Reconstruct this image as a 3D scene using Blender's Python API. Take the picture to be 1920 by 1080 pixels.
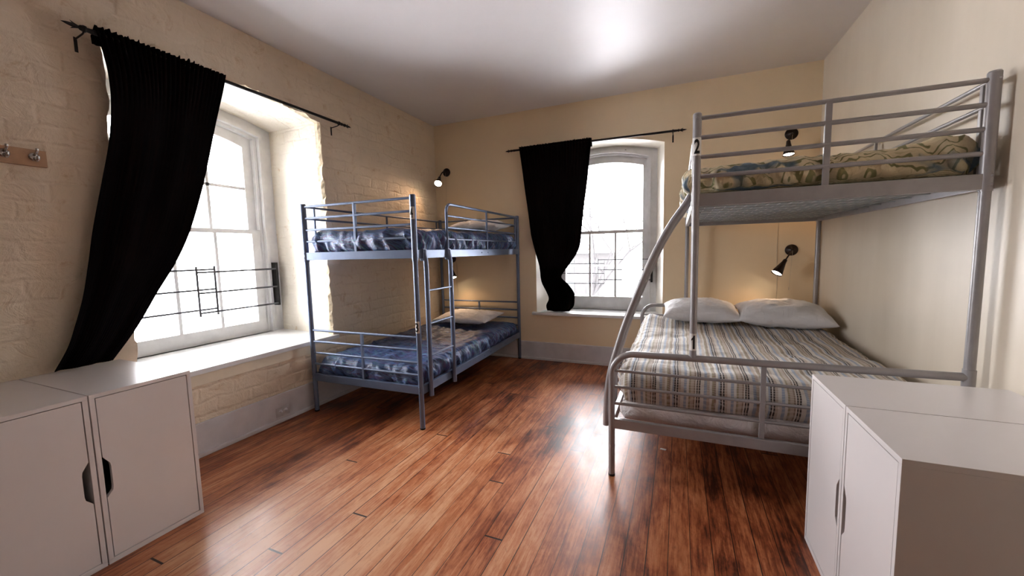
import bpy, bmesh, math, random
from mathutils import Vector, Matrix, noise
from mathutils.geometry import tessellate_polygon

random.seed(7)
for o in list(bpy.data.objects):
    bpy.data.objects.remove(o)
SC = bpy.context.scene
COL = SC.collection
PI = math.pi

# ------------------------------------------------------------------ camera
CAM = Vector((2.9255, -4.4508, 1.3169))
YAW, PITCH, ROLL, FPX = -0.4001, 0.0926, -0.0231, 738.8
fw = Vector((math.sin(YAW)*math.cos(PITCH), math.cos(YAW)*math.cos(PITCH), -math.sin(PITCH)))
r0 = Vector((math.cos(YAW), -math.sin(YAW), 0)); u0 = r0.cross(fw)
rr = r0*math.cos(ROLL)+u0*math.sin(ROLL); uu = -r0*math.sin(ROLL)+u0*math.cos(ROLL)
cd = bpy.data.cameras.new('camera'); cam = bpy.data.objects.new('camera', cd); COL.objects.link(cam)
cd.sensor_width = 36; cd.lens = FPX/1920*36; cd.clip_start = 0.02; cd.clip_end = 300
M3 = Matrix((rr, uu, -fw)).transposed()
cam.matrix_world = Matrix.Translation(CAM) @ M3.to_4x4()
SC.camera = cam

# ------------------------------------------------------------------ exposure, sky, light
SC.view_settings.view_transform = 'Standard'; SC.view_settings.look = 'None'
SC.view_settings.gamma = 1; SC.view_settings.use_curve_mapping = False
SC.view_settings.exposure = 1.06
W = bpy.data.worlds.new('overcast_sky'); SC.world = W; W.use_nodes = True
bg = W.node_tree.nodes['Background']; bg.inputs[0].default_value = (0.985, 0.965, 1.0, 1); bg.inputs[1].default_value = 15.0

def portal(loc, rot, sx, sy):
    l = bpy.data.lights.new('sky_portal', 'AREA'); l.shape = 'RECTANGLE'; l.size = sx; l.size_y = sy
    l.cycles.is_portal = True
    o = bpy.data.objects.new('sky_portal', l); COL.objects.link(o); o.location = loc; o.rotation_euler = rot
    return o
portal((-0.90, -2.43, 1.58), (0, -PI/2, 0), 2.0, 1.3)      # looks to +x
portal((2.08, 0.50, 1.55), (-PI/2, 0, 0), 1.2, 1.95)        # looks to -y

# ------------------------------------------------------------------ material helpers
def new_mat(name):
    m = bpy.data.materials.new(name); m.use_nodes = True
    nt = m.node_tree; b = nt.nodes['Principled BSDF']
    return m, nt, b
def nd(nt, t, **kw):
    n = nt.nodes.new(t)
    for k, v in kw.items(): setattr(n, k, v)
    return n
def mth(nt, op, a, b=None, c=None):
    n = nt.nodes.new('ShaderNodeMath'); n.operation = op
    for i, v in enumerate((a, b, c)):
        if v is None: continue
        if isinstance(v, (int, float)): n.inputs[i].default_value = v
        else: nt.links.new(v, n.inputs[i])
    return n.outputs[0]
def ramp(nt, fac, stops, interp='LINEAR'):
    n = nt.nodes.new('ShaderNodeValToRGB'); cr = n.color_ramp; cr.interpolation = interp
    while len(cr.elements) > 1: cr.elements.remove(cr.elements[0])
    cr.elements[0].position = stops[0][0]; cr.elements[0].color = (*stops[0][1], 1)
    for p, c in stops[1:]:
        e = cr.elements.new(p); e.color = (*c, 1)
    nt.links.new(fac, n.inputs[0]); return n.outputs[0]
def noise_n(nt, vec, scale, detail=4, rough=0.55, dist=0.0):
    n = nt.nodes.new('ShaderNodeTexNoise'); n.inputs['Scale'].default_value = scale
    n.inputs['Detail'].default_value = detail; n.inputs['Roughness'].default_value = rough
    n.inputs['Distortion'].default_value = dist
    if vec is not None: nt.links.new(vec, n.inputs['Vector'])
    return n.outputs['Fac']
def mapping(nt, vec, scale=(1, 1, 1), loc=(0, 0, 0), rot=(0, 0, 0)):
    n = nt.nodes.new('ShaderNodeMapping'); n.inputs['Scale'].default_value = scale
    n.inputs['Location'].default_value = loc; n.inputs['Rotation'].default_value = rot
    nt.links.new(vec, n.inputs['Vector']); return n.outputs[0]
def objco(nt):
    return nt.nodes.new('ShaderNodeTexCoord').outputs['Object']
def bump(nt, b, h, strength=0.3, dist=0.01):
    n = nt.nodes.new('ShaderNodeBump'); n.inputs['Strength'].default_value = strength
    n.inputs['Distance'].default_value = dist; nt.links.new(h, n.inputs['Height'])
    nt.links.new(n.outputs[0], b.inputs['Normal'])
def mixc(nt, f, a, b):
    n = nt.nodes.new('ShaderNodeMix'); n.data_type = 'RGBA'
    if isinstance(f, (int, float)): n.inputs[0].default_value = f
    else: nt.links.new(f, n.inputs[0])
    for i, v in ((6, a), (7, b)):
        if isinstance(v, tuple): n.inputs[i].default_value = (*v, 1)
        else: nt.links.new(v, n.inputs[i])
    return n.outputs[2]
def simple(name, col, rough=0.5, metal=0.0, var=0.06, scale=20, bstr=0.0, bscale=60, coat=0.0, spec=None):
    m, nt, b = new_mat(name); co = objco(nt)
    f = noise_n(nt, co, scale, 5)
    c2 = tuple(max(0, c*(1-var*2)) for c in col); c1 = tuple(min(1, c*(1+var)) for c in col)
    nt.links.new(ramp(nt, f, [(0.3, c2), (0.7, c1)]), b.inputs['Base Color'])
    b.inputs['Roughness'].default_value = rough; b.inputs['Metallic'].default_value = metal
    if coat: b.inputs['Coat Weight'].default_value = coat; b.inputs['Coat Roughness'].default_value = 0.1
    if spec is not None: b.inputs['Specular IOR Level'].default_value = spec
    if bstr: bump(nt, b, noise_n(nt, co, bscale, 4), bstr, 0.003)
    return m

# painted brick: cream paint over courses; the vector is (along wall, height)
def brick_mat(name, swap, strength=1.0, tint=(0.84, 0.70, 0.53)):
    m, nt, b = new_mat(name); co = objco(nt)
    sx = nd(nt, 'ShaderNodeSeparateXYZ'); nt.links.new(co, sx.inputs[0])
    cb = nd(nt, 'ShaderNodeCombineXYZ')
    nt.links.new(sx.outputs['Y' if swap == 'Y' else 'X'], cb.inputs[0]); nt.links.new(sx.outputs['Z'], cb.inputs[1])
    nz = nd(nt, 'ShaderNodeTexNoise'); nz.inputs['Scale'].default_value = 5; nz.inputs['Detail'].default_value = 3
    nt.links.new(co, nz.inputs['Vector'])
    vm = nd(nt, 'ShaderNodeVectorMath', operation='MULTIPLY_ADD')
    nt.links.new(nz.outputs['Color'], vm.inputs[0]); vm.inputs[1].default_value = (0.09, 0.07, 0); nt.links.new(cb.outputs[0], vm.inputs[2])
    br = nd(nt, 'ShaderNodeTexBrick'); nt.links.new(vm.outputs[0], br.inputs['Vector'])
    br.inputs['Scale'].default_value = 1.0; br.inputs['Brick Width'].default_value = 0.23; br.inputs['Row Height'].default_value = 0.097
    br.inputs['Mortar Size'].default_value = 0.016; br.inputs['Mortar Smooth'].default_value = 1.0
    br.inputs['Color1'].default_value = (0.7, 0.7, 0.7, 1); br.inputs['Color2'].default_value = (1, 1, 1, 1); br.inputs['Mortar'].default_value = (0.25, 0.25, 0.25, 1)
    n1 = noise_n(nt, co, 8, 9, 0.68, 0.9); n2 = noise_n(nt, co, 45, 4, 0.6)
    # smooth skim coat patches hide the courses near the ceiling
    patch = ramp(nt, noise_n(nt, co, 1.6, 3), [(0.38, (0.3,)*3), (0.60, (1.1,)*3)])
    h = mth(nt, 'MULTIPLY', br.outputs['Color'], patch)
    h = mth(nt, 'MULTIPLY_ADD', n1, 2.4, h); h = mth(nt, 'MULTIPLY_ADD', n2, 0.5, h)
    bump(nt, b, h, 0.62*strength, 0.013)
    f = noise_n(nt, co, 2.2, 6, 0.6)
    c = ramp(nt, f, [(0.3, tuple(x*0.90 for x in tint)), (0.7, tuple(min(1, x*1.04) for x in tint))])
    # grime in the joints and yellow stains
    gr = ramp(nt, n1, [(0.30, (0.70, 0.52, 0.30)), (0.42, (1, 1, 1))])
    mm = nd(nt, 'ShaderNodeMix', data_type='RGBA', blend_type='MULTIPLY'); mm.inputs[0].default_value = 0.6
    nt.links.new(c, mm.inputs[6]); nt.links.new(gr, mm.inputs[7])
    nt.links.new(mm.outputs[2], b.inputs['Base Color']); b.inputs['Roughness'].default_value = 0.5
    return m
M_brick = brick_mat('painted_brick', 'Y')
M_jamb = brick_mat('painted_brick_reveal', 'X', 0.8, (0.86, 0.79, 0.67))
M_crust = simple('chipped_plaster', (0.72, 0.60, 0.42), 0.8, 0, 0.2, 30, 0.8, 40)

def plaster_mat(name, col, bstr=0.12, streak=False):
    m, nt, b = new_mat(name); co = objco(nt)
    f = noise_n(nt, co, 1.3, 6, 0.6)
    c = ramp(nt, f, [(0.3, tuple(x*0.93 for x in col)), (0.7, tuple(min(1, x*1.03) for x in col))])
    if streak:
        s = noise_n(nt, mapping(nt, co, (3, 3, 0.35)), 1.6, 4, 0.55)
        mm = nd(nt, 'ShaderNodeMix', data_type='RGBA', blend_type='MULTIPLY'); mm.inputs[0].default_value = 0.35
        nt.links.new(c, mm.inputs[6]); nt.links.new(ramp(nt, s, [(0.35, (0.86, 0.84, 0.80)), (0.6, (1, 1, 1))]), mm.inputs[7]); c = mm.outputs[2]
    nt.links.new(c, b.inputs['Base Color']); b.inputs['Roughness'].default_value = 0.42
    bump(nt, b, noise_n(nt, co, 6, 7, 0.6), bstr, 0.008)
    return m
M_back = plaster_mat('cream_plaster', (0.86, 0.70, 0.475), 0.25)
M_right = plaster_mat('cream_plaster_streaked', (0.76, 0.67, 0.545), 0.12, True)
M_rear = plaster_mat('dark_tan_unseen_rear', (0.42, 0.31, 0.22))  # unseen rear wall, colour darkened to lower the bounce light
M_reveal = plaster_mat('pale_reveal_plaster', (0.85, 0.79, 0.68), 0.2)

def ceiling_mat():
    m, nt, b = new_mat('ceiling_gloss_paint'); co = objco(nt)
    f = noise_n(nt, co, 1.1, 5)
    nt.links.new(ramp(nt, f, [(0.3, (0.71, 0.68, 0.67)), (0.7, (0.77, 0.74, 0.73))]), b.inputs['Base Color'])
    b.inputs['Roughness'].default_value = 0.43; b.inputs['Specular IOR Level'].default_value = 0.30
    bump(nt, b, noise_n(nt, co, 1.7, 3), 0.25, 0.02)
    return m
M_ceil = ceiling_mat()

def floor_mat():
    m, nt, b = new_mat('worn_floorboards'); co = objco(nt)
    sx = nd(nt, 'ShaderNodeSeparateXYZ'); nt.links.new(co, sx.inputs[0])
    X, Y = sx.outputs['X'], sx.outputs['Y']
    bw = 0.088
    xr = mth(nt, 'DIVIDE', X, bw); row = mth(nt, 'FLOOR', xr); fx = mth(nt, 'FRACT', xr)
    w1 = nd(nt, 'ShaderNodeTexWhiteNoise', noise_dimensions='1D'); nt.links.new(row, w1.inputs['W'])
    yl = mth(nt, 'DIVIDE', mth(nt, 'MULTIPLY_ADD', w1.outputs['Value'], 7.0, Y), 4.6)
    cidx = mth(nt, 'FLOOR', yl); fy = mth(nt, 'FRACT', yl)
    cb = nd(nt, 'ShaderNodeCombineXYZ'); nt.links.new(row, cb.inputs[0]); nt.links.new(cidx, cb.inputs[1])
    w2 = nd(nt, 'ShaderNodeTexWhiteNoise', noise_dimensions='2D'); nt.links.new(cb.outputs[0], w2.inputs['Vector'])
    rnd = w2.outputs['Value']
    # seams
    dx = mth(nt, 'MINIMUM', fx, mth(nt, 'SUBTRACT', 1.0, fx))
    sw = mth(nt, 'MULTIPLY_ADD', w1.outputs['Value'], 0.022, 0.008)
    seamx = mth(nt, 'LESS_THAN', dx, sw)
    dy = mth(nt, 'MINIMUM', fy, mth(nt, 'SUBTRACT', 1.0, fy)); seamy = mth(nt, 'LESS_THAN', dy, 0.0010)
    seam = mth(nt, 'MAXIMUM', seamx, seamy)
    # grain
    off = nd(nt, 'ShaderNodeVectorMath', operation='MULTIPLY_ADD')
    nt.links.new(w2.outputs['Color'], off.inputs[0]); off.inputs[1].default_value = (3, 9, 0); nt.links.new(co, off.inputs[2])
    g = noise_n(nt, mapping(nt, off.outputs[0], (34, 2.2, 1)), 2.2, 9, 0.72, 0.4)
    g2 = noise_n(nt, mapping(nt, off.outputs[0], (9, 1.2, 1)), 1.6, 6, 0.7, 0.8)
    big = noise_n(nt, mapping(nt, co, (1.0, 0.5, 1)), 1.5, 6, 0.7, 0.5)
    blot = noise_n(nt, mapping(nt, co, (2.2, 1.1, 1)), 3.0, 8, 0.75, 0.3)
    t = mth(nt, 'MULTIPLY', g, 0.36); t = mth(nt, 'MULTIPLY_ADD', g2, 0.28, t)
    t = mth(nt, 'MULTIPLY_ADD', rnd, 0.07, t); t = mth(nt, 'MULTIPLY_ADD', big, 0.46, t); t = mth(nt, 'MULTIPLY_ADD', blot, 0.30, t)
    # board colour lighter around one spot of open floor, darker away from it
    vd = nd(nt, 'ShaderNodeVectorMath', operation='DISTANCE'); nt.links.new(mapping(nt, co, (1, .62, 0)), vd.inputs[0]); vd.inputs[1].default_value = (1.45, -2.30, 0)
    spot_tone = mth(nt, 'SUBTRACT', 1.05, vd.outputs['Value']); spot_tone = mth(nt, 'MINIMUM', mth(nt, 'MAXIMUM', spot_tone, -0.45), 0.6)
    t = mth(nt, 'MULTIPLY_ADD', spot_tone, 0.12, mth(nt, 'SUBTRACT', t, 0.015))
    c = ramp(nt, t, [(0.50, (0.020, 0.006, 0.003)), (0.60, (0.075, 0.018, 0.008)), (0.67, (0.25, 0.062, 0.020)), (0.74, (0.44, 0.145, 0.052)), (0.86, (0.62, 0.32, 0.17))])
    # pale scuffs
    sc = noise_n(nt, mapping(nt, co, (26, 5, 1)), 3.0, 9, 0.85, 1.0)
    c = mixc(nt, ramp(nt, sc, [(0.64, (0, 0, 0)), (0.76, (0.35,)*3)]), c, (0.55, 0.36, 0.24))
    dk = noise_n(nt, mapping(nt, co, (14, 3, 1), (5, 2, 0)), 2.5, 9, 0.8, 0.8)
    c = mixc(nt, ramp(nt, dk, [(0.60, (0, 0, 0)), (0.74, (0.75,)*3)]), c, (0.035, 0.014, 0.008))
    spk = noise_n(nt, mapping(nt, co, (1, 0.6, 1)), 38, 6, 0.8, 0.5)
    c = mixc(nt, ramp(nt, spk, [(0.34, (0.3,)*3), (0.42, (0, 0, 0))]), c, (0.04, 0.014, 0.007))
    c = mixc(nt, seam, c, (0.02, 0.008, 0.005))
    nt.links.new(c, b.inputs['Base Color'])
    r = ramp(nt, blot, [(0.3, (0.36,)*3), (0.7, (0.55,)*3)]); nt.links.new(r, b.inputs['Roughness']); b.inputs['Specular IOR Level'].default_value = 0.45; b.inputs['Coat Weight'].default_value = 0.15; b.inputs['Coat Roughness'].default_value = 0.2
    h = mth(nt, 'MULTIPLY_ADD', seam, -1.0, mth(nt, 'MULTIPLY', g, 0.22))
    h = mth(nt, 'MULTIPLY_ADD', noise_n(nt, mapping(nt, co, (3, 1.5, 1)), 3, 3), 0.9, h)
    bump(nt, b, h, 0.32, 0.004)
    return m
M_floor = floor_mat()

M_trim = simple('white_gloss_trim', (0.80, 0.80, 0.79), 0.35, 0, 0.05, 8, 0.25, 14)
M_base = simple('grey_white_baseboard_paint', (0.74, 0.72, 0.73), 0.4, 0, 0.06, 6, 0.35, 10)
M_apron = simple('cream_painted_board', (0.80, 0.70, 0.54), 0.4, 0, 0.05, 6, 0.3, 12)
M_sash = simple('white_window_paint', (0.78, 0.78, 0.78), 0.4, 0, 0.05, 10, 0.15, 30)
M_black = simple('black_iron', (0.012, 0.010, 0.010), 0.45, 0.4, 0.1, 30)
M_bar = simple('painted_bar_metal', (0.10, 0.10, 0.11), 0.45, 0.5, 0.1, 30)
M_bluemetal = simple('blue_grey_powder_coat', (0.135, 0.175, 0.27), 0.36, 0.35, 0.05, 14, 0.0)
M_greymetal = simple('silver_grey_powder_coat', (0.35, 0.335, 0.34), 0.34, 0.25, 0.05, 14, 0.0)
M_wire = simple('pale_wire_mesh', (0.45, 0.47, 0.48), 0.35, 0.6, 0.05, 14)
M_cab = simple('white_melamine', (0.74, 0.70, 0.69), 0.30, 0, 0.015, 3, 0.03, 80)
M_dark = simple('cabinet_inside_shade', (0.05, 0.04, 0.035), 0.8)
M_lampblack = simple('dark_bronze_lamp_enamel', (0.022, 0.012, 0.009), 0.3, 0.5, 0.1, 30)
M_lampin = simple('lamp_shade_lining', (0.75, 0.7, 0.6), 0.5)
M_cord = simple('cream_cord', (0.62, 0.52, 0.38), 0.7)
M_wood = simple('hook_rail_beech', (0.50, 0.30, 0.17), 0.5, 0, 0.12, 12, 0.1, 60)
M_chrome = simple('brushed_chrome', (0.55, 0.55, 0.56), 0.25, 1.0, 0.05)
M_label = simple('white_sticker', (0.78, 0.77, 0.74), 0.5)
M_ink = simple('black_ink', (0.01, 0.01, 0.01), 0.5)
M_plate = simple('grey_white_outlet_plastic', (0.64, 0.61, 0.61), 0.35)
M_pillow = None

def pillow_mat():
    m, nt, b = new_mat('white_pillowcase'); co = objco(nt)
    f = noise_n(nt, co, 6, 4)
    nt.links.new(ramp(nt, f, [(0.3, (0.76, 0.74, 0.75)), (0.7, (0.84, 0.82, 0.83))]), b.inputs['Base Color'])
    b.inputs['Roughness'].default_value = 0.8; b.inputs['Sheen Weight'].default_value = 0.2
    h = mth(nt, 'MULTIPLY_ADD', noise_n(nt, co, 9, 5, 0.6, 1.6), 1.0, mth(nt, 'MULTIPLY', noise_n(nt, co, 220, 2), 0.05))
    bump(nt, b, h, 0.55, 0.02); return m
M_pillow = pillow_mat()
def sheet_mat():
    m, nt, b = new_mat('white_puckered_mattress_cover'); co = objco(nt)
    f = noise_n(nt, co, 6, 4)
    nt.links.new(ramp(nt, f, [(0.3, (0.68, 0.62, 0.62)), (0.7, (0.84, 0.79, 0.78))]), b.inputs['Base Color'])
    b.inputs['Roughness'].default_value = 0.6
    bump(nt, b, noise_n(nt, co, 9, 6, 0.6, 1.8), 1.0, 0.03); return m
M_sheet = sheet_mat()
M_under = simple('blue_grey_mattress_ticking', (0.30, 0.34, 0.36), 0.6, 0, 0.1, 12, 0.3, 20)

def fab_uv(nt):
    a = nd(nt, 'ShaderNodeAttribute', attribute_name='fab'); return a.outputs['Vector']
def blue_mat():
    m, nt, b = new_mat('blue_brushstroke_duvet_cotton'); uv = fab_uv(nt)
    s1 = noise_n(nt, mapping(nt, uv, (2.6, 13, 1)), 1.3, 3, 0.5, 0.7)
    s2 = noise_n(nt, mapping(nt, uv, (4.5, 44, 1), (4, 1, 0)), 1.2, 4, 0.65, 0.5)
    c = ramp(nt, s1, [(0.34, (0.012, 0.018, 0.065)), (0.40, (0.05, 0.12, 0.30)), (0.44, (0.020, 0.030, 0.12)), (0.47, (0.09, 0.22, 0.28)), (0.50, (0.035, 0.065, 0.22)),
                    (0.54, (0.075, 0.04, 0.11)), (0.58, (0.10, 0.19, 0.42)), (0.62, (0.02, 0.03, 0.10)), (0.68, (0.06, 0.12, 0.24))])
    k = ramp(nt, s2, [(0.56, (0, 0, 0)), (0.63, (0.75,)*3)])
    c = mixc(nt, k, c, (0.15, 0.27, 0.46))
    k = ramp(nt, s2, [(0.36, (0.75,)*3), (0.44, (0, 0, 0))])
    c = mixc(nt, k, c, (0.022, 0.025, 0.065))
    k = ramp(nt, noise_n(nt, mapping(nt, uv, (3.5, 13, 1), (9, 3, 0)), 1.5, 4, 0.6, 1.4), [(0.58, (0, 0, 0)), (0.64, (0.7,)*3)])
    c = mixc(nt, k, c, (0.07, 0.04, 0.11))
    nt.links.new(c, b.inputs['Base Color']); b.inputs['Roughness'].default_value = 0.42
    co = objco(nt)
    h = mth(nt, 'MULTIPLY_ADD', noise_n(nt, mapping(nt, co, (14, 22, 14)), 1.2, 6, 0.6, 1.2), 1.0, mth(nt, 'MULTIPLY', s2, 0.1))
    bump(nt, b, h, 0.5, 0.02); return m
M_blue = blue_mat()
def paisley_mat():
    m, nt, b = new_mat('cream_paisley_duvet_cotton'); uv = fab_uv(nt)
    base = mixc(nt, noise_n(nt, uv, 4, 4), (0.66, 0.53, 0.30), (0.80, 0.69, 0.48))
    wv = nd(nt, 'ShaderNodeTexWave', wave_type='RINGS'); wv.inputs['Scale'].default_value = 5.0; wv.inputs['Distortion'].default_value = 16; wv.inputs['Detail'].default_value = 2.2; wv.inputs['Detail Scale'].default_value = 1.3
    nt.links.new(mapping(nt, uv, (1.4, 1.4, 1)), wv.inputs['Vector'])
    k = ramp(nt, wv.outputs['Fac'], [(0.74, (0, 0, 0)), (0.90, (0.85,)*3)])
    c = mixc(nt, k, base, (0.17, 0.17, 0.045))
    k = ramp(nt, noise_n(nt, uv, 9, 4, 0.6, 1.5), [(0.60, (0, 0, 0)), (0.68, (0.6,)*3)])
    c = mixc(nt, k, c, (0.40, 0.32, 0.12))
    k = ramp(nt, noise_n(nt, mapping(nt, uv, (1, 1, 1), (2.3, 5.1, 0)), 4.6, 2, 0.5, 0.4), [(0.53, (0, 0, 0)), (0.62, (0.95,)*3)])
    blue = mixc(nt, noise_n(nt, uv, 14, 3), (0.06, 0.12, 0.21), (0.19, 0.29, 0.34))
    c = mixc(nt, k, c, blue)
    nt.links.new(c, b.inputs['Base Color']); b.inputs['Roughness'].default_value = 0.6
    co = objco(nt); bump(nt, b, noise_n(nt, co, 14, 6, 0.6, 1.4), 0.6, 0.02); return m
M_pais = paisley_mat()
def stripe_mat():
    m, nt, b = new_mat('striped_duvet_cotton'); uv = fab_uv(nt)
    nz = nd(nt, 'ShaderNodeTexNoise'); nz.inputs['Scale'].default_value = 5; nt.links.new(uv, nz.inputs['Vector'])
    vm = nd(nt, 'ShaderNodeVectorMath', operation='MULTIPLY_ADD'); nt.links.new(nz.outputs['Color'], vm.inputs[0]); vm.inputs[1].default_value = (0.02, 0, 0); nt.links.new(uv, vm.inputs[2])
    sx = nd(nt, 'ShaderNodeSeparateXYZ'); nt.links.new(vm.outputs[0], sx.inputs[0])
    f = mth(nt, 'FRACT', mth(nt, 'DIVIDE', sx.outputs['X'], 0.225))
    cr = (0.66, 0.62, 0.57); tan = (0.30, 0.215, 0.155); blu = (0.33, 0.38, 0.48); dk = (0.045, 0.033, 0.03); ol = (0.33, 0.27, 0.17); be = (0.50, 0.415, 0.345)
    c = ramp(nt, f, [(0.0, dk), (0.035, cr), (0.055, dk), (0.09, be), (0.15, cr), (0.22, blu), (0.28, cr), (0.33, ol), (0.37, be), (0.44, tan), (0.47, cr), (0.50, dk), (0.525, be), (0.55, dk), (0.58, cr), (0.66, blu), (0.72, be), (0.78, cr), (0.83, ol), (0.87, tan), (0.91, cr), (0.96, blu)], 'CONSTANT')
    # woven dashes across the stripes
    fy = mth(nt, 'FRACT', mth(nt, 'DIVIDE', sx.outputs['Y'], 0.016)); d = mth(nt, 'LESS_THAN', fy, 0.42)
    tp = mth(nt, 'FRACT', mth(nt, 'DIVIDE', sx.outputs['Y'], 0.0))
    c = mixc(nt, mth(nt, 'MULTIPLY', d, 0.30), c, (0.72, 0.68, 0.63))
    nt.links.new(c, b.inputs['Base Color']); b.inputs['Roughness'].default_value = 0.75
    co = objco(nt)
    h = mth(nt, 'MULTIPLY_ADD', noise_n(nt, co, 11, 6, 0.6, 1.0), 1.0, mth(nt, 'MULTIPLY', d, 0.03))
    bump(nt, b, h, 0.45, 0.02); return m
M_stripe = stripe_mat()
def curtain_mat():
    m, nt, b = new_mat('black_brown_curtain'); uv = fab_uv(nt)
    s = noise_n(nt, mapping(nt, uv, (30, 1.2, 1)), 2, 4, 0.6)
    nt.links.new(ramp(nt, s, [(0.45, (0.0018, 0.0014, 0.0018)), (0.64, (0.006, 0.0026, 0.0024))]), b.inputs['Base Color'])
    b.inputs['Roughness'].default_value = 0.85; b.inputs['Specular IOR Level'].default_value = 0.05
    bump(nt, b, noise_n(nt, mapping(nt, uv, (60, 6, 1)), 2, 4), 0.12, 0.002); return m
M_curt = curtain_mat()
def glass_mat():
    m, nt, b = new_mat('window_glass')
    nt.nodes.remove(b); out = [n for n in nt.nodes if n.type == 'OUTPUT_MATERIAL'][0]
    tr = nd(nt, 'ShaderNodeBsdfTransparent'); gl = nd(nt, 'ShaderNodeBsdfGlossy'); gl.inputs['Roughness'].default_value = 0.03
    tr.inputs[0].default_value = (0.97, 0.98, 0.98, 1)
    lw = nd(nt, 'ShaderNodeFresnel'); lw.inputs[0].default_value = 1.4
    mx = nd(nt, 'ShaderNodeMixShader'); nt.links.new(lw.outputs[0], mx.inputs[0]); nt.links.new(tr.outputs[0], mx.inputs[1]); nt.links.new(gl.outputs[0], mx.inputs[2])
    nt.links.new(mx.outputs[0], out.inputs[0]); return m
M_glass = glass_mat()
def emit_mat(name, col, s):
    m, nt, b = new_mat(name); b.inputs['Base Color'].default_value = (0.9, 0.9, 0.9, 1)
    co = objco(nt); c = ramp(nt, noise_n(nt, co, 3, 2), [(0.0, col), (1.0, tuple(min(1, x*1.03) for x in col))])
    nt.links.new(c, b.inputs['Emission Color']); b.inputs['Emission Strength'].default_value = s; return m
M_bulb = emit_mat('lit_lamp_bulb', (1.0, 0.86, 0.66), 14)
M_snow = simple('snowy_ground', (0.84, 0.84, 0.87), 0.9, 0, 0.1, 0.6)
M_bark = simple('bare_tree_bark', (0.022, 0.020, 0.020), 0.9, 0, 0.2, 8)
M_house = simple('brick_house', (0.030, 0.028, 0.027), 0.9, 0, 0.1, 4)
M_roof = simple('snowy_roof', (0.5, 0.5, 0.52), 0.9)
M_hglass = simple('house_window_glass', (0.020, 0.024, 0.024), 0.3)

# ------------------------------------------------------------------ geometry helpers
class MB:
    def __init__(s): s.v = []; s.f = []; s.m = []; s.att = None; s.sm = []
    def add(s, vs, fs, mi=0, smooth=True):
        o = len(s.v); s.v += [tuple(p) for p in vs]
        for f in fs: s.f.append(tuple(i+o for i in f)); s.m.append(mi); s.sm.append(smooth)
        return s
    def box(s, a, b, bev=0.0, mi=0):
        x0, y0, z0 = a; x1, y1, z1 = b
        if bev <= 0:
            vs = [(x, y, z) for z in (z0, z1) for y in (y0, y1) for x in (x0, x1)]
            return s.add(vs, [(0, 2, 3, 1), (4, 5, 7, 6), (0, 1, 5, 4), (2, 6, 7, 3), (0, 4, 6, 2), (1, 3, 7, 5)], mi, False)
        bm = bmesh.new(); bmesh.ops.create_cube(bm, size=1.0)
        for v in bm.verts: v.co = Vector(((x0+x1)/2+v.co.x*(x1-x0), (y0+y1)/2+v.co.y*(y1-y0), (z0+z1)/2+v.co.z*(z1-z0)))
        bmesh.ops.bevel(bm, geom=list(bm.edges), offset=bev, segments=2, affect='EDGES', profile=0.6)
        bm.verts.index_update()
        s.add([v.co[:] for v in bm.verts], [[v.index for v in f.verts] for f in bm.faces], mi, False); bm.free(); return s
    def tube(s, pts, r, n=12, cap=True, mi=0, flat=None, radii=None):
        P = [Vector(p) for p in pts]; k = len(P); T = []
        for i in range(k):
            d = (P[min(i+1, k-1)]-P[max(i-1, 0)]); T.append(d.normalized())
        up = Vector((0, 0, 1)) if abs(T[0].z) < 0.9 else Vector((1, 0, 0))
        nrm = (up - T[0]*up.dot(T[0])).normalized(); vs = []
        for i in range(k):
            nrm = (nrm - T[i]*nrm.dot(T[i])).normalized(); bi = T[i].cross(nrm)
            ri = radii[i] if radii else r
            for j in range(n):
                a = 2*PI*j/n; vs.append(P[i]+nrm*math.cos(a)*ri+bi*math.sin(a)*ri)
        fs = [(i*n+j, i*n+(j+1) % n, (i+1)*n+(j+1) % n, (i+1)*n+j) for i in range(k-1) for j in range(n)]
        s.add(vs, fs, mi, True)
        if cap:
            s.add(vs[:n], [tuple(range(n))[::-1]], mi, False); s.add(vs[-n:], [tuple(range(n))], mi, False)
        return s
    def lathe(s, prof, origin, axis, n=24, mi=0):
        ax = Vector(axis).normalized(); up = Vector((0, 0, 1)) if abs(ax.z) < 0.9 else Vector((1, 0, 0))
        e1 = (up-ax*up.dot(ax)).normalized(); e2 = ax.cross(e1); O = Vector(origin); vs = []
        for (t, r) in prof:
            for j in range(n):
                a = 2*PI*j/n; vs.append(O+ax*t+(e1*math.cos(a)+e2*math.sin(a))*max(r, 1e-5))
        k = len(prof)
        return s.add(vs, [(i*n+j, (i+1)*n+j, (i+1)*n+(j+1) % n, i*n+(j+1) % n) for i in range(k-1) for j in range(n)], mi, True)
    def build(s, name, mats, parent=None, loc=None):
        me = bpy.data.meshes.new(name); org = Vector(loc) if loc else Vector((0, 0, 0))
        me.from_pydata([tuple(Vector(v)-org) for v in s.v], [], s.f)
        for m in (mats if isinstance(mats, (list, tuple)) else [mats]): me.materials.append(m)
        for i, p in enumerate(me.polygons): p.material_index = s.m[i]; p.use_smooth = s.sm[i]
        if s.att:
            a = me.attributes.new('fab', 'FLOAT_VECTOR', 'POINT')
            for i, t in enumerate(s.att): a.data[i].vector = (t[0], t[1], 0)
        me.update()
        o = bpy.data.objects.new(name, me); COL.objects.link(o)
        if loc: o.location = loc
        if parent: o.parent = parent
        return o
def tag(o, label=None, cat=None, group=None, kind=None):
    if label: o['label'] = label
    if cat: o['category'] = cat
    if group: o['group'] = group
    if kind: o['kind'] = kind
    return o
def empty(name, loc=(0, 0, 0), rz=0, label=None, cat=None, group=None):
    o = bpy.data.objects.new(name, None); COL.objects.link(o); o.location = loc; o.rotation_euler = (0, 0, rz); o.empty_display_size = 0.1
    return tag(o, label, cat, group)
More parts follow.
